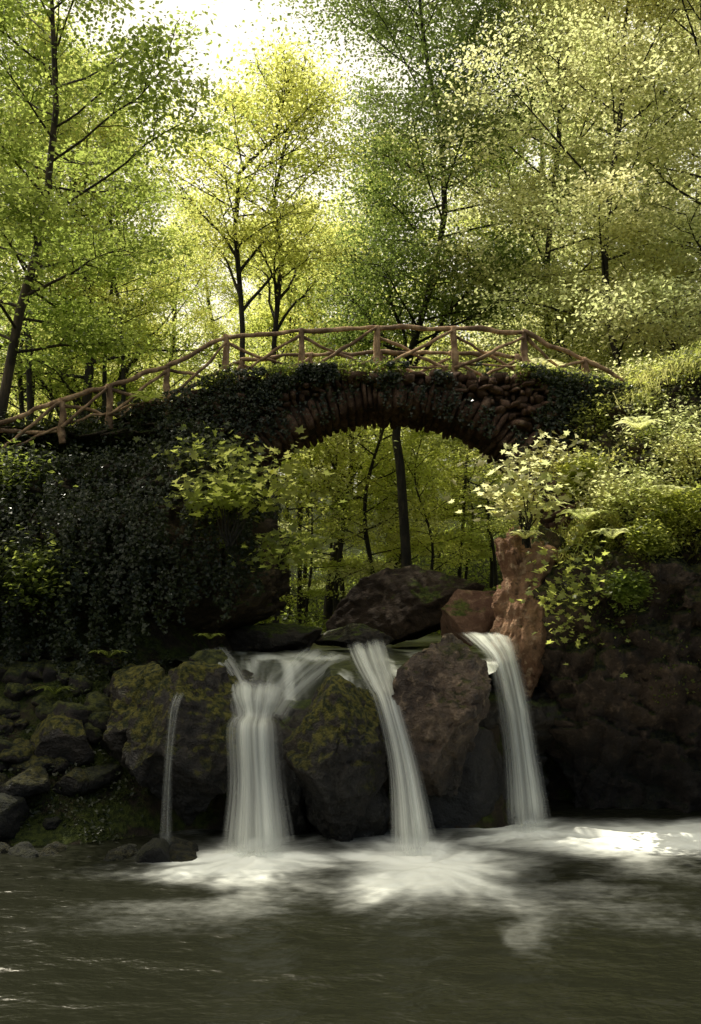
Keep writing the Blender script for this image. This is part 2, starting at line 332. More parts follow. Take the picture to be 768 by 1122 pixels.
sw=fbm(np.stack([wx*.5+wy*.3,wy*1.3,0*x],1),4,77)
foam=foam+.2*ss(.0,.6,sw)*np.exp(-((y-9.8)/1.6)**2)*ss(-4,-2,x)*ss(5,2.5,x)
foam=np.clip(foam*ss(14.2,13.4,y),0,1.25)
hz+=.03*fbm(np.stack([x*1.6,y*2.4,0*x],1),3,60)+.03*foam*fbm(np.stack([x*5,y*5,0*x],1),3,61)
me=mesh_np('pool_water',np.stack([x,y,hz],1),grid_faces(len(py_),len(px_)),M['pool']); add_foam(me,foam)
obj('pool_water',me,kind='structure')
sy=np.linspace(12.8,34,300); U=np.linspace(0,1,200)
lx=np.interp(sy,[12.8,13.4,14,15,34],[-1.45,-1.8,-2.4,-2.8,-3.2]); rx_=np.interp(sy,[12.8,13.4,14,15,34],[1.6,1.95,2.1,2.6,3.4])
X=lx[:,None]*(1-U)+rx_[:,None]*U; Y=np.repeat(sy[:,None],200,1); x=X.ravel();y=Y.ravel()
z=np.interp(y,[12.8,13.0,13.4,14,16,20,34],[1.80,1.93,2.05,2.15,2.24,2.30,2.7])+.04*fbm(np.stack([x*2,y*2,0*x],1),3,31)
z=z-.7*ss(14.0,13.0,y)*ss(-.25,-.6,x)
fo=.95*ss(-.35,.4,fbm(np.stack([x*3.5+y*.5,y*.8,0*x],1),4,33))*ss(17.5,13.8,y)
me=mesh_np('stream_water',np.stack([x,y,z],1),grid_faces(300,200),M['stream']); add_foam(me,fo)
obj('stream_water',me,kind='structure')
def fall_mat(name,dens,col=(.95,.97,.90)):
    m,nt,out=new_mat(name)
    uv=N(nt,'ShaderNodeUVMap').outputs[0]
    mp=N(nt,'ShaderNodeMapping',{'Vector':uv,'Scale':(5,.6,1)}).outputs[0]
    n1=noise(nt,mp,1,4,.5)
    mp2=N(nt,'ShaderNodeMapping',{'Vector':uv,'Scale':(16,.9,1),'Location':(3,5,0)}).outputs[0]
    n2=noise(nt,mp2,1,3,.5)
    sp_=N(nt,'ShaderNodeSeparateXYZ',{0:uv}); u=sp_.outputs[0]; v=sp_.outputs[1]
    wob=mth(nt,'MULTIPLY',mth(nt,'SUBTRACT',n2,.5),.4)
    u=mth(nt,'ADD',u,wob)
    edge=mth(nt,'MULTIPLY',mr(nt,u,0,.38),mr(nt,u,1,.62))
    vv=mth(nt,'ADD',v,mth(nt,'MULTIPLY',mth(nt,'SUBTRACT',n1,.5),.14))
    edge=mth(nt,'MULTIPLY',edge,mth(nt,'MULTIPLY',mr(nt,vv,0,.12),mr(nt,vv,1.0,.90)))
    s=mth(nt,'ADD',mth(nt,'MULTIPLY',n1,.8),mth(nt,'MULTIPLY',n2,.2))
    a=mth(nt,'MULTIPLY',mr(nt,s,.34,.60,.25,1),dens)
    a=mth(nt,'MULTIPLY',a,edge,True)
    c=mixc(nt,mr(nt,s,.38,.6),[q*.82 for q in col],col)
    d=N(nt,'ShaderNodeBsdfPrincipled',{'Base Color':c,'Roughness':.5,'Specular IOR Level':.3})
    t=N(nt,'ShaderNodeBsdfTranslucent',{'Color':C(col)})
    mm=N(nt,'ShaderNodeMixShader',{0:.5,1:d.outputs[0],2:t.outputs[0]})
    tr=N(nt,'ShaderNodeBsdfTransparent')
    mx=N(nt,'ShaderNodeMixShader',{0:a,1:tr.outputs[0],2:mm.outputs[0]})
    nt.links.new(mx.outputs[0],out.inputs[0]); return m
M['fall']=fall_mat('fall',1.0); M['fall_thin']=fall_mat('fall_thin',.6); M['fall_faint']=fall_mat('fall_faint',.3)
def ribbon(rows,nc=40,nr=90,bulge=.25,off=0,widen=1.0,seed=0):
    L=np.array([at(*a[:2],a[4]) for a in rows]); R=np.array([at(*a[2:4],a[4]) for a in rows])
    tt=np.linspace(0,1,nr)
    def cr_(A):
        out=np.zeros((nr,3)); P=np.vstack([2*A[0]-A[1],A,2*A[-1]-A[-2]])
        for i,q in enumerate(tt*(len(rows)-1)):
            k=min(int(q),len(rows)-2); f=q-k; a,b,c,d=P[k:k+4]
            out[i]=.5*((2*b)+(-a+c)*f+(2*a-5*b+4*c-d)*f*f+(-a+3*b-3*c+d)*f**3)
        return out
    L,R=cr_(L),cr_(R); mid=(L+R)/2; L=mid+(L-mid)*widen; R=mid+(R-mid)*widen
    u=np.linspace(0,1,nc); P=L[:,None]*(1-u[None,:,None])+R[:,None]*u[None,:,None]
    w=np.linalg.norm(R-L,axis=1)
    s=fbm(np.stack([np.tile(u*6,nr),np.repeat(tt*1.0,nc),np.full(nc*nr,seed)],1),3,seed).reshape(nr,nc)
    P[:,:,1]-=bulge*w[:,None]*(1-(2*u[None]-1)**2)+off+.05*s
    uv=np.stack([np.tile(u,nr)+0*seed,np.repeat(tt,nc)],1)
    return P.reshape(-1,3),grid_faces(nr,nc),uv
def waterfall(label,ribs,mats,name='waterfall'):
    par=None
    for i,(v,f,uv) in enumerate(ribs):
        if i==0: o=base_of(v)
        me=mesh_np('water_sheet',v-o,f,mats[i]); l=me.uv_layers.new(name='UVMap')
        idx=np.zeros(len(me.loops),np.int32); me.loops.foreach_get('vertex_index',idx)
        l.data.foreach_set('uv',uv[idx].astype(np.float32).ravel())
        if i==0: par=obj(name,me,o,label=label,cat='waterfall')
        else: obj('water_sheet',me,(0,0,0),parent=par)
r1=[(242,742,322,746,13.0),(246,760,316,768,12.66),(256,780,306,786,12.46),(246,796,310,802,12.12),(247,862,315,862,11.88),(234,950,332,950,11.35)]
waterfall('broad silky white waterfall breaking over stepped rocks into the pool',
 [ribbon(r1,seed=1),ribbon(r1,off=.07,widen=.8,seed=2),
  ribbon([(330,706,394,718,14.2),(314,718,372,736,13.7),(298,734,350,754,13.3),(284,752,330,774,12.95),(270,772,316,796,12.55)],seed=3,bulge=.05,nr=60),
  ribbon([(214,712,250,706,13.9),(228,730,264,726,13.4),(240,748,274,744,12.95),(248,770,284,766,12.55),(254,800,288,798,12.2)],seed=4,bulge=.05,nr=60),
  ribbon([(252,716,330,718,14.1),(256,730,318,736,13.6),(258,744,312,750,13.2),(258,760,306,766,12.8)],seed=9,bulge=.05,nr=50)],
 [M['fall'],M['fall_thin'],M['fall_thin'],M['fall_thin'],M['fall_faint']])
r2=[(372,706,426,696,14.0),(382,728,432,720,13.3),(396,750,438,746,12.8),(410,775,442,772,12.35),(424,845,462,842,12.0),(424,954,488,952,11.3)]
waterfall('narrow silky waterfall between a mossy boulder and a brown boulder',[ribbon(r2,seed=11),ribbon(r2,off=.06,widen=.75,seed=12)],[M['fall'],M['fall_thin']])
r3=[(494,692,560,692,14.5),(508,702,566,702,13.8),(530,722,572,726,13.4),(541,765,582,768,13.3),(550,830,592,830,13.15),(552,922,610,922,12.75)]
waterfall('waterfall catching the sun beside the reddish rock',[ribbon(r3,seed=21),ribbon(r3,off=.06,widen=.8,seed=22)],[M['fall'],M['fall_thin']])
r4=[(190,758,206,756,12.0),(183,782,197,782,11.62),(178,850,190,850,11.57),(172,938,190,938,11.45)]
waterfall('thin veil of water trickling down the mossy boulder',[ribbon(r4,seed=31)],[M['fall_faint']])
# ---------------------------------------------------------------- bridge
BF,BB=16.5,18.1
RX=[-6,-5.4,-4.6,-3.9,-3.0,-2.06,-.82,.44,1.73,2.9,4.0,4.6,6]
RZ=[5.35,5.6,5.95,6.15,6.35,6.72,6.8,6.84,6.84,6.8,6.62,6.45,6.0]
def deckz(x): return np.interp(x,RX,RZ)
ax,az_=.66,3.28; AR=3.0
A=Acc()
def add_stone(A,c,half,R_,seed,lvl=2,pw=4.0,amp=.3,sh_=.2):
    d,f=ICO[lvl]; p=d/((np.abs(d)**pw).sum(1)**(1/pw))[:,None]
    r=np.random.default_rng(seed); sh=r.normal(size=(3,3))*sh_
    p=(p+p@sh)*half; p=p+norm(p)*(fbm(p*7+seed,3,seed)*amp*2*np.min(half)**.5*.35)[:,None]
    A.add(p@R_.T+c,f)
sd=0
ang=-1.25
while ang<1.25:
    w=rng.uniform(.06,.15); a=ang+w/2/AR; y=BF-.02
    er=np.array([math.sin(a),0,math.cos(a)]); et=np.array([math.cos(a),0,-math.sin(a)])
    R_=np.stack([et,[0,1,0],er],1)
    while y<BB-.05:
        dl=rng.uniform(.3,.5); dl=min(dl,BB-y)
        h=rng.uniform(.26,.62); h=min(h,.44+2*max(0,.36*abs(a))); c=np.array([ax,0,az_])+er*(AR+h/2+rng.uniform(-.02,.02)); c[1]=y+dl/2+ (rng.uniform(-.15,.06) if y<BF+.1 else 0)
        add_stone(A,c,np.array([w/2*1.08,dl/2,h/2]),R_,sd,pw=5,sh_=.12,amp=.3); sd+=1; y+=dl
    ang+=w/AR
va,fa=A.get()
ob=np.array([ax,(BF+BB)/2,deckz(ax)-.9])
bridge=obj('stone_arch_bridge',mesh_np('arch',va-ob,fa,M['masonry']),ob,label='old rough stone arch footbridge with rustic wooden railings over the stream',cat='bridge')
for yy in (BF+.08,BB-.08):
    A=Acc(); z=4.0
    while z<6.8:
        h=rng.uniform(.06,.15); x=-3.6
        while x<5.0:
            w=rng.uniform(.08,.24); cx=x+w/2; cz=z+h/2+.07*math.sin(cx*3+z)+rng.uniform(-.03,.03)
            if math.hypot(cx-ax,cz-az_)>AR+.42 and cz<deckz(cx)-.02 and abs(cx-ax)<AR+.9:
                add_stone(A,np.array([cx,yy+rng.uniform(-.16,.06),cz]),np.array([w/2,.16,h/2*1.05]),np.eye(3),sd); sd+=1
            x+=w
        z+=h
    x=-3.6
    while x<5.0:
        w=rng.uniform(.12,.4)
        add_stone(A,np.array([x+w/2,yy+rng.uniform(-.10,.04),deckz(x+w/2)+rng.uniform(-.06,.01)]),np.array([w/2,.2,rng.uniform(.05,.09)]),np.eye(3),sd); sd+=1
        x+=w
    vs,fs=A.get(); obj('wall',mesh_np('wall',vs-ob,fs,M['masonry']),parent=bridge)
xs_=np.linspace(-3.6,5.0,90); v=[];
for yy in (BF+.1,BB-.1):
    dx=np.clip(np.abs(xs_-ax),0,AR+.1); lo=np.where(np.abs(xs_-ax)<AR+.1,az_+np.sqrt(np.maximum((AR+.06)**2-dx**2,0)),3.0); lo=np.maximum(lo,3.2)
    v.append(np.stack([xs_,xs_*0+yy,lo],1)); v.append(np.stack([xs_,xs_*0+yy,deckz(xs_)-.03],1))
v=np.stack([v[0],v[1],v[3],v[2],v[0]],0); n=len(xs_)
obj('core',mesh_np('core',v.reshape(-1,3)-ob,grid_faces(5,n),M['mortar'],smooth=False),parent=bridge)
xs_=np.linspace(-7.5,6,80); v=np.stack([np.stack([xs_,xs_*0+yy,deckz(xs_)+dz],1) for yy,dz in ((BF+.2,.0),(BF+.5,.05),(BB-.5,.05),(BB-.2,.0))],0)
obj('deck',mesh_np('deck',v.reshape(-1,3)-ob,grid_faces(4,len(xs_)),M['ground']),parent=bridge)
PX=[(-60,15.6),(-5,15.7),(68,15.9),(119,16.1),(183,16.4),(248,16.6),(330,16.6),(413,16.6),(497,16.6),(575,16.6),(640,16.65),(700,16.7)]
TOP=[505,466,438,424,402,369,362,359,360,364,394,430]
def pole(p,q,r,seed,n=18,cr_=.035):
    t=np.linspace(0,1,n)[:,None]; p=np.asarray(p);q=np.asarray(q); c=p*(1-t)+q*t
    c=c+cr_*np.sin(np.pi*t)**.5*np.stack([vn(np.stack([t[:,0]*3+seed,t[:,0]*0,t[:,0]*0+i],1),seed+i) for i in range(3)],1)
    rr=r*(1-.2*t[:,0])*(1+.16*vn(np.stack([t[:,0]*9+seed,t[:,0]*0,t[:,0]*0],1),seed+7))
    return tube(c,rr,8,.02,seed,cap=True)
for side in (0,1):
    tops=[]; bots=[]
    for (p,d),t in zip(PX,TOP):
        a=at(p,t,d); z0=deckz(a[0])-.12
        if side: a=a+np.array([.1,1.4,-.02])
        tops.append(a); bots.append(np.array([a[0],a[1],min(z0,a[2]-.6)]))
    H=Acc()
    for i in range(len(tops)-1):
        e=(tops[i+1]-tops[i])*.03
        H.add(*pole(tops[i]-e,tops[i+1]+e,.042,300+i+side*50,cr_=.03))
    v,f=H.get(); rail=obj('railing',mesh_np('railing',v-ob,f,M['rail_wood']),parent=bridge)
    for i in range(len(tops)):
        v,f=pole(bots[i]-[0,0,.1],tops[i]+[0,0,.03],.062,400+i+side*50,cr_=.02)
        obj('post',mesh_np('post',v-ob,f,M['rail_wood']),parent=rail)
    for i in range(len(tops)-1):
        a0,a1,b0,b1=tops[i],tops[i+1],bots[i],bots[i+1]
        def lp(u,w,dy): 
            t_=a0*(1-u)+a1*u; b_=b0*(1-u)+b1*u; return b_*(1-w)+t_*w+np.array([0,dy,0])
        j=lambda:rng.uniform(-.05,.05)
        D_=Acc()
        D_.add(*pole(lp(0.02,.22+j(),-.06),lp(.98,.92+j(),-.06),.03,500+i,cr_=.03))
        D_.add(*pole(lp(0.02,.9+j(),.06),lp(.98,.2+j(),.06),.03,520+i,cr_=.03))
        D_.add(*pole(lp(0.02,.30+j(),0),lp(.98,.34+j(),0.02),.022,540+i,cr_=.03))
        v,f=D_.get(); obj('brace',mesh_np('brace',v-ob,f,M['rail_wood']),parent=rail)
# ---------------------------------------------------------------- foliage on rock
def surf_pts(v,me,n,mask,out=.05):
    nm=mesh_normals(me); idx=np.nonzero(mask(v))[0]; i=rng.choice(idx,n)
    return v[i]+nm[i]*rng.uniform(0,out,(n,1))+rng.normal(size=(n,3))*.04, nm[i]
def leaf_obj(name,c,n,size,mat,shape,tilt,label=None,cat=None,kind=None,group=None,parent=None,off=None):
    v,f=leaves(c,n,size,tilt,shape); o=base_of(v) if off is None else off
    return obj(name,mesh_np(name,v-o,f,mat,False,True),o if parent is None else (0,0,0),label=label,cat=cat,kind=kind,group=group,parent=parent)
def im(v,seed,sc=.9): return fbm(v*sc,4,seed)
pc,nn=surf_pts(cl,mel,74000,lambda v:(v[:,2]>3.05)&((v[:,0]<-2.8+.9*im(v,71))|(v[:,2]>4.4+.8*im(v,72))) &(v[:,1]<19)&(v[:,0]>-9)&(im(v,70,1.3)>-.28),.26)
strands=[]
for i in range(230):
    x0=rng.uniform(-7.5,-2.6) if rng.random()<.75 else rng.uniform(-2.7,-1.4); L=rng.uniform(.3,2.1)*(1 if x0<-2.9 else .5)
    y0=np.interp(x0,[-12,-7,-4.4,-2.6,-1.6],[12.6,13.9,14.4,14.6,14.8])-.26+rng.normal()*.13
    k=int(L*65); z=3.6+rng.uniform(-.2,1.2)-rng.random(k)*L
    strands.append(np.stack([x0+.1*np.sin(z*3+i)+rng.normal(size=k)*.04,y0+rng.normal(size=k)*.06,z],1))
st=np.concatenate(strands); 
c=np.vstack([pc,st]); n=np.vstack([nn*[1,1,.6],np.tile([0,-1,.35],(len(st),1))])
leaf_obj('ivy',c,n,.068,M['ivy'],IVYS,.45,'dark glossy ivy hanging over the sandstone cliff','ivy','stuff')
k=22000; x=rng.uniform(-4.2,4.8,k); z=deckz(x)+.12-np.abs(rng.normal(size=k))*(.13+1.1*ss(-.9,-2.0,x)+.6*ss(2.4,3.5,x))
q=np.stack([x*2,0*x,z*2],1); keep=(np.hypot(x-ax,z-az_)>AR+.0)&(fbm(q,3,81)>.0-.5*ss(-.6,-1.8,x)-.2*ss(2.4,3.5,x)); x,z=x[keep],z[keep]
y=BF-.12-rng.random(len(x))*.2
tr=[]
for i in range(44):
    x0=rng.uniform(-1.8,2.9); z1=az_+math.sqrt(max((AR+.3)**2-(x0-ax)**2,0)); L=rng.uniform(.2,.6); k=int(L*45)
    tr.append(np.stack([x0+rng.normal(size=k)*.04,BF-.2+rng.normal(size=k)*.04,z1+.1-rng.random(k)*L],1))
c=np.vstack([np.stack([x,y,z],1)]+tr)
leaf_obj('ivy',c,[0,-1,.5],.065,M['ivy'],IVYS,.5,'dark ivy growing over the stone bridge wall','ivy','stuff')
k=6000; x=rng.uniform(-2.5,4.6,k); z=deckz(x)+.1-np.abs(rng.normal(size=k))*.13; keep=fbm(np.stack([x*1.7,0*x,0*z],1),3,83)>-.05; x,z=x[keep],z[keep]
leaf_obj('ground_cover',np.stack([x,BF-.08-rng.random(len(x))*.2,z+rng.random(len(x))*.12],1),[0,-.5,1],.055,M['under'],RH,.7,'small green plants along the top of the bridge wall','plants','stuff')
pc,nn=surf_pts(cr,mer,52000,lambda v:(v[:,2]>3.7+1.7*im(v,73,.9)-.05*(v[:,0]-3))&(v[:,1]<19.5)&(v[:,0]<9)&(im(v,79,1.6)>-.2),.2)
leaf_obj('ground_cover',pc,nn+[0,0,.5],.06,M['leaf_shrub'],RH,.7,'low green ground cover spilling down the sunlit bank','plants','stuff')
pc,nn=surf_pts(cr,mer,16000,lambda v:(v[:,2]>3.4+.8*im(v,75,1.2))&(v[:,1]<18)&(v[:,0]<8)&(im(v,78,1.3)>-.05),.02)
h=rng.uniform(.10,.32,len(pc)); dr=norm(np.stack([rng.normal(size=len(pc))*.5,-.45+rng.normal(size=len(pc))*.4,1.0+0*h],1))
sd_=norm(np.cross(dr,rng.normal(size=(len(pc),3))))*.007
mid=pc+dr*h[:,None]*.6; tip=pc+dr*h[:,None]+np.stack([0*h,-.3*h,-.35*h],1)
v=np.stack([pc-sd_,pc+sd_,mid+sd_*.8,tip,mid-sd_*.8],1).reshape(-1,3); f=np.arange(len(v)).reshape(-1,5); o=base_of(v)
obj('grass',mesh_np('grass',v-o,f,M['grass'],False,True),o,label='fine sunlit grass tufts on the rocky bank',cat='grass',kind='stuff')
pc,nn=surf_pts(cr,mer,12000,lambda v:(v[:,2]>1.4)&(im(v,74,1.1)>.05)&(v[:,0]>2.6)&(v[:,0]<8),.08)
leaf_obj('ground_cover',pc,nn,.05,M['under'],RH,.7,'small dark plants clinging to the cliff face','plants','stuff')
k=60000; d=17.8+rng.random(k)**1.2*30; x=(rng.random(k)*2-1)*.46*d+.0; z=terr(x,d)
xc=np.interp(d,[12,16,24,40],[.3,.5,.6,-.5]); keep=(np.abs(x-xc)>1.9)|(d>26); x,d,z=x[keep],d[keep],z[keep]
hgt=np.maximum(fbm(np.stack([x*.7,d*.7,0*x],1),3,90)+.35,0.05)*1.2*rng.random(len(x))
leaf_obj('undergrowth',np.stack([x,d,z+hgt],1),[0,-.3,1],.14,M['under'],RH,.7,'dense low green undergrowth on the forest floor','undergrowth','stuff')
k=9000; x=rng.uniform(-6.5,-2.6,k); y=rng.uniform(11.6,14.8,k); keep=fbm(np.stack([x*1.1,y*1.1,0*x],1),3,95)>.0; x,y=x[keep],y[keep]
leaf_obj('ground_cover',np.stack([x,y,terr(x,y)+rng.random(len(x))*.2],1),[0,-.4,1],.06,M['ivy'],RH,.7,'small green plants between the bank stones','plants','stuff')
def shrub(base,spread,h,nb,leafn,size,mat,shape,label,lean=(0,0,0),name='shrub',group=None,flat=.25,spr=.28):
    A=Acc(); cs=[]
    for i in range(nb):
        az=rng.uniform(0,2*np.pi); r=spread*rng.uniform(.35,1.1); tip=np.array([math.cos(az)*r,math.sin(az)*r*.7,h*rng.uniform(.3,1.1)])+np.array(lean)*rng.uniform(.6,1.1)
        t=np.linspace(0,1,8)[:,None]; c=np.array([0,0,-.15])*(1-t)+tip*t; c[:,2]+=.25*h*np.sin(np.pi*t[:,0]); c+=.03*rng.normal(size=c.shape)
        A.add(*tube(c,.010*(1.3-t[:,0]),5))
        for q in (3,4,5,6,7): 
            cs.append(c[q]+rng.normal(size=(leafn,3))*[spr,spr,spr*flat*1.4])
    v,f=A.get(); o=obj(name,mesh_np('stem',v,f,M['bark_dark']),base,label=label,cat='shrub',group=group)
    c=np.concatenate(cs); leaf_obj('foliage',c,[0,-.35,1],size,mat,shape,.45,parent=o,off=np.zeros(3))
def on(px,py,d): return at(px,py,d)
shrub(on(250,585,14.2),.75,1.0,13,11,.13,M['leaf_mid'],PALM,'green shrub with broad lobed leaves on the cliff edge',lean=(.3,-.25,.1))
shrub(on(305,610,14.6),.5,.4,8,8,.12,M['leaf_shrub'],PALM,'green shrub with broad lobed leaves hanging over the stream',lean=(.2,-.2,-.15))
shrub(on(225,520,15.2),.6,.6,8,8,.12,M['leaf_shrub'],PALM,'small shrub rooted among the ivy',lean=(0,-.2,0))
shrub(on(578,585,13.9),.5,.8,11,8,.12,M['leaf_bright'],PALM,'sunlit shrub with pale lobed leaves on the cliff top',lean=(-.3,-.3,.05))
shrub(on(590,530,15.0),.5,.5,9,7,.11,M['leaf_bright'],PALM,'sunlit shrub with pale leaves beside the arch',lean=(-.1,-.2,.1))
shrub(on(618,640,13.3),.3,.35,6,9,.10,M['leaf_shrub'],PALM,'leafy sprig hanging down the cliff face',lean=(.05,-.25,-.35),flat=1)
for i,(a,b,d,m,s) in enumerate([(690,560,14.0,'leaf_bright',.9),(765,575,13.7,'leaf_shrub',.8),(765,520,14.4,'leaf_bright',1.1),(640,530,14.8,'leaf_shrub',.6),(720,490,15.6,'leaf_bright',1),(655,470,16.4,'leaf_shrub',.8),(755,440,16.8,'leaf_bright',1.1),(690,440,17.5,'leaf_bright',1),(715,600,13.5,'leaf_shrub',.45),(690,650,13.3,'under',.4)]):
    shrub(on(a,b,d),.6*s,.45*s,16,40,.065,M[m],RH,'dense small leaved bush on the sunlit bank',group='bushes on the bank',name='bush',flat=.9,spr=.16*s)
for i,(a,b,d) in enumerate([(20,640,14.0),(12,540,15.0)]):
    shrub(on(a,b,d),.6,.35,12,26,.09,M['under'],RH,'dark leafy bush on the shaded bank',group='bushes on the bank',name='bush',flat=.9,spr=.18)
def fern_mesh():
    A=Acc()
    for i in range(11):
        az=i*2*np.pi/11+rng.uniform(-.2,.2); L=rng.uniform(.45,.7); t=np.linspace(0.03,1,26)
        r=L*t*.85; z=L*(.95*t-.75*t*t)
        for tt,rr,zz in zip(t,r,z):
            w=.13*math.sin(np.pi*min(1,tt*.85+.12))*L*1.6
            for s in (-1,1):
                p=np.array([rr,0,zz]); q=p+np.array([.03,s*w,-.02]); v=np.array([p-[.012,0,0],p*.5+q*.5-[.018,0,0],q,p*.5+q*.5+[.014,0,0]])
                A.add(rotz(v,az),[[0,1,2,3]])
    return A.get()
fv,ff=fern_mesh(); fm=mesh_np('frond',fv,ff,M['leaf_bright'],False,True)
fm2=mesh_np('frond',fv,ff,M['under'],False,True)
for (a,b,d,s,m) in [(592,412,17.0,1.0,fm),(575,590,13.6,.5,fm),(640,570,13.9,.7,fm),(670,590,13.5,.6,fm),(600,560,14.2,.6,fm),(730,545,13.8,.7,fm),(700,470,15,.7,fm),(60,760,13.5,.5,fm2),(120,720,13.9,.5,fm2),(230,700,14,.4,fm2),(160,440,16,.6,fm2)]:
    o=obj('fern',m,on(a,b,d),label='small fern growing on the rock',cat='fern',group='ferns on the rocks'); o.scale=(s,s,s); o.rotation_euler[2]=rng.uniform(0,6)
# ---------------------------------------------------------------- trees
def make_tree(seed,H,r0,h0,R,nprim,nleaf,leaf,curve=.5,trunk=None,mat='leaf_mid',bark='bark_dark',shape=RH,spread=.55,flat=.25,fork=0,gvar=(.45,1.4)):
    r=np.random.default_rng(seed); n=16; t=np.linspace(0,1,n)
    if trunk is None:
        pts=np.stack([curve*vn(np.stack([t*2.5,0*t+seed,0*t],1),seed)*t**.6*1.5,curve*vn(np.stack([t*2.5,0*t,0*t+seed],1),seed+1)*t**.6*1.5,t*H],1); pts[:,:2]-=pts[0,:2]
    else:
        tr=np.asarray(trunk,float); q=np.linspace(0,1,len(tr)); pts=np.stack([np.interp(t,q,tr[:,i]) for i in range(3)],1)
    A=Acc(); pts[0,2]-=.4; A.add(*tube(pts,r0*(1-t)**.75*1.0+.012+r0*.5*np.exp(-t*30),10,.02,seed)); pts[0,2]+=.4
    sp=[]; grp=[]
    for i in range(nprim):
        s=(i+.5)/nprim; tt=h0+(1-h0)*s
        b=np.array([np.interp(tt,t,pts[:,k]) for k in range(3)])
        az=i*2.4+r.uniform(-.5,.5); L=R*(math.sin(math.pi*(.22+.74*s))**.8)*r.uniform(.6,1.2); el=.15+.85*s*s+r.uniform(-.1,.25)
        big=i<fork
        if big: el=1.0; L*=1.5
        m=8; u=np.linspace(0,1,m)[:,None]; dr=np.array([math.cos(az)*math.cos(el),math.sin(az)*math.cos(el),math.sin(el)])
        c=b+dr*L*u; c[:,2]+=.12*L*u[:,0]**2*(1 if s>.3 else -.6); c+=.12*L*(.3 if not big else .8)*u*np.stack([vn(np.stack([u[:,0]*4,u[:,0]*0+i,u[:,0]*0+k],1),seed+k) for k in range(3)],1)
        rb=max(.015,r0*(1-tt)**.75*(.38 if not big else .7))
        A.add(*tube(c,rb*(1-u[:,0])**.7+.006,6))
        gw=r.uniform(*gvar)
        ns=6
        for j in range(ns):
            w=.3+.7*(j+1)/ns; p0=np.array([np.interp(w,u[:,0],c[:,k]) for k in range(3)])
            sd_=(-1)**j; a2=az+sd_*r.uniform(.5,1.1); e2=el*.5+r.uniform(-.2,.35); l2=L*r.uniform(.22,.42)
            d2=np.array([math.cos(a2)*math.cos(e2),math.sin(a2)*math.cos(e2),math.sin(e2)])
            g=np.linspace(0,1,5)[:,None]; c2=p0+d2*l2*g; c2+=.05*l2*r.normal(size=c2.shape)*g
            A.add(*tube(c2,rb*.3*(1-g[:,0])+.005,4))
            for q in (.35,.7,1.0): sp.append(p0+d2*l2*q); grp.append(gw)
        sp.append(c[-1]); grp.append(gw)
    sp=np.array(sp); wts=r.uniform(.0,1.3,len(sp))**1.3*np.array(grp); wts/=wts.sum()
    idx=r.choice(len(sp),nleaf,p=wts)
    rad=spread*r.uniform(.5,1.2,len(sp))
    g=r.normal(size=(nleaf,3)); off=g*rad[idx][:,None]*[1,1,flat]; off[:,2]-=.18*(off[:,0]**2+off[:,1]**2)
    v,f=leaves(sp[idx]+off,[0,0,1],leaf,.6,shape)
    tv,tf=A.get()
    return mesh_np('trunk',tv,tf,M[bark]),mesh_np('crown',v,f,M[mat],False,True)
def put(tree,x,y,s=1,rz=0,label='',name='broadleaf_tree',group=None,z=None,mat=None):
    zz=float(terr(x,y)) if z is None else z
    e=obj(name,None,(x,y,zz),label=label,cat='tree',group=group); e.scale=(s,s,s); e.rotation_euler[2]=rz
    e.empty_display_size=.5
    for nm,me in (('trunk',tree[0]),('crown',tree[1])):
        o=obj(nm,me,parent=e)
        if mat and nm=='crown':
            o.material_slots[0].link='OBJECT'; o.material_slots[0].material=M[mat]
V0=make_tree(1,16,.2,.18,3.8,32,34000,.105,.9,spread=.46,fork=3)
V1=make_tree(2,15,.17,.22,3.4,28,28000,.10,1.1,spread=.46,fork=3)
V2=make_tree(3,18,.11,.5,2.4,20,9000,.11,.7,spread=.42)
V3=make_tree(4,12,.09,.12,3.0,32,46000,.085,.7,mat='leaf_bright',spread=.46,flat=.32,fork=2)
V4=make_tree(5,7,.05,.15,1.6,18,8500,.085,.5,spread=.3)
def X_(px,d): return (px-384)/F*d
z0=float(terr(X_(-8,17),17)); b0=np.array([X_(-8,17),17,z0])
tp=[b0-b0,at(0,460,17)-b0,at(22,340,17)-b0,at(48,240,17)-b0,at(62,120,17)-b0,at(55,-40,17.3)-b0,at(45,-200,17.6)-b0]
T1=make_tree(9,14,.085,.26,2.7,42,48000,.09,trunk=tp,mat='leaf_green',bark='bark',spread=.44)
put(T1,b0[0],b0[1],label='leaning brown trunk tree with layered green leaves beside the footbridge',z=z0)
bx=X_(450,27); z0=float(terr(bx,27)); b0=np.array([bx,27,z0])
tp=[b0-b0,at(440,520,27)-b0,at(432,470,27)-b0,at(446,400,27)-b0,at(474,310,27)-b0,at(490,215,27)-b0,at(480,130,27)-b0,at(464,50,27)-b0,at(455,-60,27)-b0,at(450,-150,27)-b0]
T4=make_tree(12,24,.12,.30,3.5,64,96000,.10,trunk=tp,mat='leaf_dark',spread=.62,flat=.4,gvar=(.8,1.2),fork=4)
put(T4,bx,27,label='tall dark crowned tree with a bent trunk behind the arch',z=z0)
for (pts_,d,s) in [([(262,470),(266,360),(258,250),(262,190),(300,150),(318,80)],23,13),([(302,480),(300,380),(308,290),(300,220),(312,160),(330,110)],24,14)]:
    p0=at(*pts_[0],d); p0[2]=float(terr(p0[0],d)); tr=[np.zeros(3)]+[at(a,b,d)-p0 for a,b in pts_[1:]]
    put(make_tree(s,15,.065,.22,2.0,30,12000,.09,trunk=tr,spread=.42,fork=5),p0[0],d,label='slender twisted dark tree with sparse spring leaves')
G='woodland trees behind the footbridge'
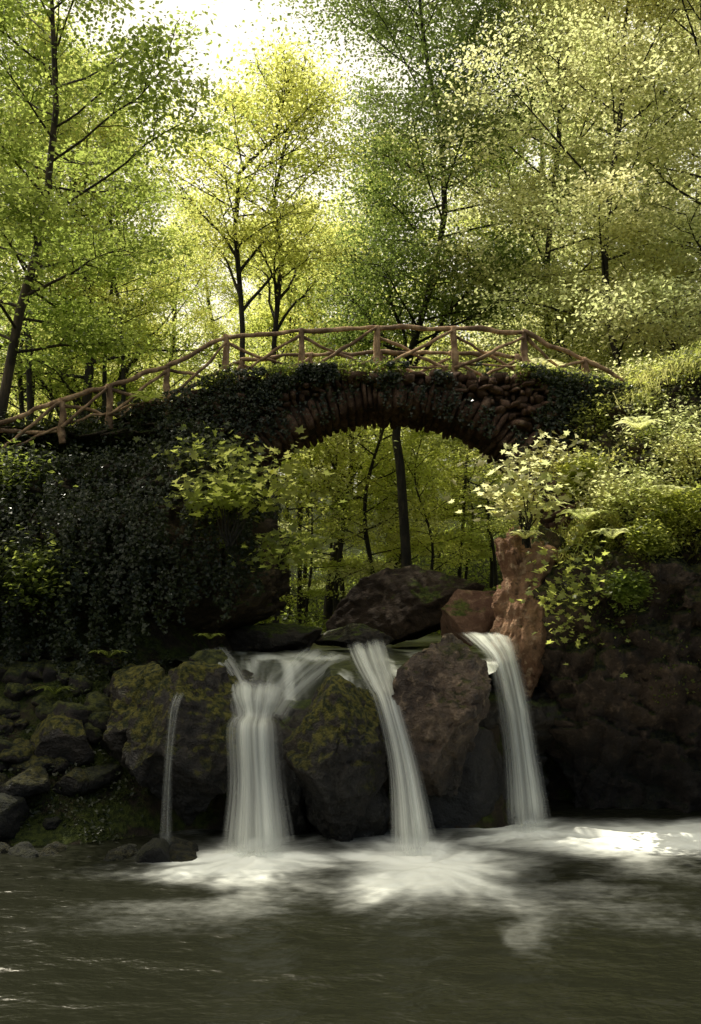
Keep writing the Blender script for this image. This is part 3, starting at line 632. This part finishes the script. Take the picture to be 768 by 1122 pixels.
lab={0:'broad woodland tree with sunlit yellow green leaves',1:'woodland tree with airy green crown',2:'slender woodland tree with a bare lower trunk',3:'tree with dense pale sunlit leaves',4:'young understorey tree with leaves down to the ground'}
VV=[V0,V1,V2,V3,V4]
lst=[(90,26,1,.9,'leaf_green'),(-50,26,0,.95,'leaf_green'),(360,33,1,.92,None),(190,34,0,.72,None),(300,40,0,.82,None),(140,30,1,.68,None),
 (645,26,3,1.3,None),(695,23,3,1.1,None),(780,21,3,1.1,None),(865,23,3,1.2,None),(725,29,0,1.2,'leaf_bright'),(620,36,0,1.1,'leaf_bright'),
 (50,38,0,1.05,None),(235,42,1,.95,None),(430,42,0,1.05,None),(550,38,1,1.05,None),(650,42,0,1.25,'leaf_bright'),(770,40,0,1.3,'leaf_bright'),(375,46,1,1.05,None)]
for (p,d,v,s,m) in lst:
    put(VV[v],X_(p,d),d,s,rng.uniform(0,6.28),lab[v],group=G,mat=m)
for i in range(13):
    d=rng.uniform(23,36) if i<8 else rng.uniform(30,38); p=rng.uniform(-10,130) if i<8 else rng.uniform(310,395)
    put(V2,X_(p,d),d,rng.uniform(.60,.72),rng.uniform(0,6.28),lab[2],group=G)
for i in range(32):
    d=rng.uniform(22,36); p=[rng.uniform(390,560),rng.uniform(0,320),rng.uniform(560,780),rng.uniform(330,520)][i%4]
    if i%4 in (0,3): d=rng.uniform(28.5,38)
    put(V4,X_(p,d),d,rng.uniform(.8,1.3),rng.uniform(0,6.28),lab[4],group=G,mat=['leaf_mid','leaf_mid','leaf_bright'][i%3])
cs=[];A=Acc()
for i in range(75):
    d=rng.uniform(52,80); x=rng.uniform(-.55,.55)*d; z=float(terr(x,d)); h=rng.uniform(9,13)
    A.add(*tube(np.array([[x,d,z-.5],[x+.3,d,z+h*.5],[x,d,z+h]]),[.25,.18,.05],6))
    for j in range(12): 
        c0=np.array([x,d,z+h*rng.uniform(.25,1.02)])+rng.normal(size=3)*[2.2,2.2,.3]; cs.append(c0+rng.normal(size=(95,3))*[1.1,1.1,.6])
v,f=leaves(np.concatenate(cs),[0,0,1],.30,.8)
far=obj('distant_woodland',mesh_np('crown',v,f,M['leaf_bright'],False,True),label='distant wooded hillside of green trees',cat='woodland',kind='stuff')  # pale leaf colour stands in for lit haze over the far trees
v,f=A.get(); obj('trunk',mesh_np('trunk',v,f,M['bark_dark']),parent=far,kind='stuff')
# ---------------------------------------------------------------- light, camera
AZ,EL=math.radians(46),math.radians(60)
s=Vector((-math.sin(AZ)*math.cos(EL),math.cos(AZ)*math.cos(EL),math.sin(EL)))
L=bpy.data.lights.new('sun','SUN'); L.energy=5; L.angle=math.radians(.5); L.color=(1,.94,.79)
lo=bpy.data.objects.new('sun',L); COL.objects.link(lo); lo.rotation_euler=(-s).to_track_quat('-Z','Y').to_euler(); lo.location=(0,0,40)
w=bpy.data.worlds.new('World'); bpy.context.scene.world=w; w.use_nodes=True; nt=w.node_tree
bg=nt.nodes['Background']; sk=nt.nodes.new('ShaderNodeTexSky'); sk.sky_type='NISHITA'; sk.sun_disc=False
sk.sun_elevation=EL; sk.sun_rotation=-AZ; sk.air_density=1; sk.dust_density=5; sk.ozone_density=.3
wt=mixc(nt,1.0,sk.outputs[0],(1,.95,.85),'MULTIPLY')
# bright summer haze around the sun
tcw=N(nt,'ShaderNodeTexCoord').outputs['Generated']
dp=nt.nodes.new('ShaderNodeVectorMath'); dp.operation='DOT_PRODUCT'; nt.links.new(tcw,dp.inputs[0]); dp.inputs[1].default_value=tuple(s)
hz_=mr(nt,dp.outputs['Value'],.05,.75,0,.95)
wt=mixc(nt,hz_,wt,(9.4,8.8,7.4))
nt.links.new(wt,bg.inputs[0]); bg.inputs[1].default_value=.15
cam=bpy.data.cameras.new('camera'); co=bpy.data.objects.new('camera',cam); COL.objects.link(co)
co.location=(0,0,CH); co.rotation_euler=(math.radians(90),0,0); cam.sensor_width=36; cam.lens=36*F/1122; cam.shift_y=129/1122; cam.clip_end=600
bpy.context.scene.camera=co
vs=bpy.context.scene.view_settings; vs.view_transform='Standard'; vs.look='None'; vs.exposure=0
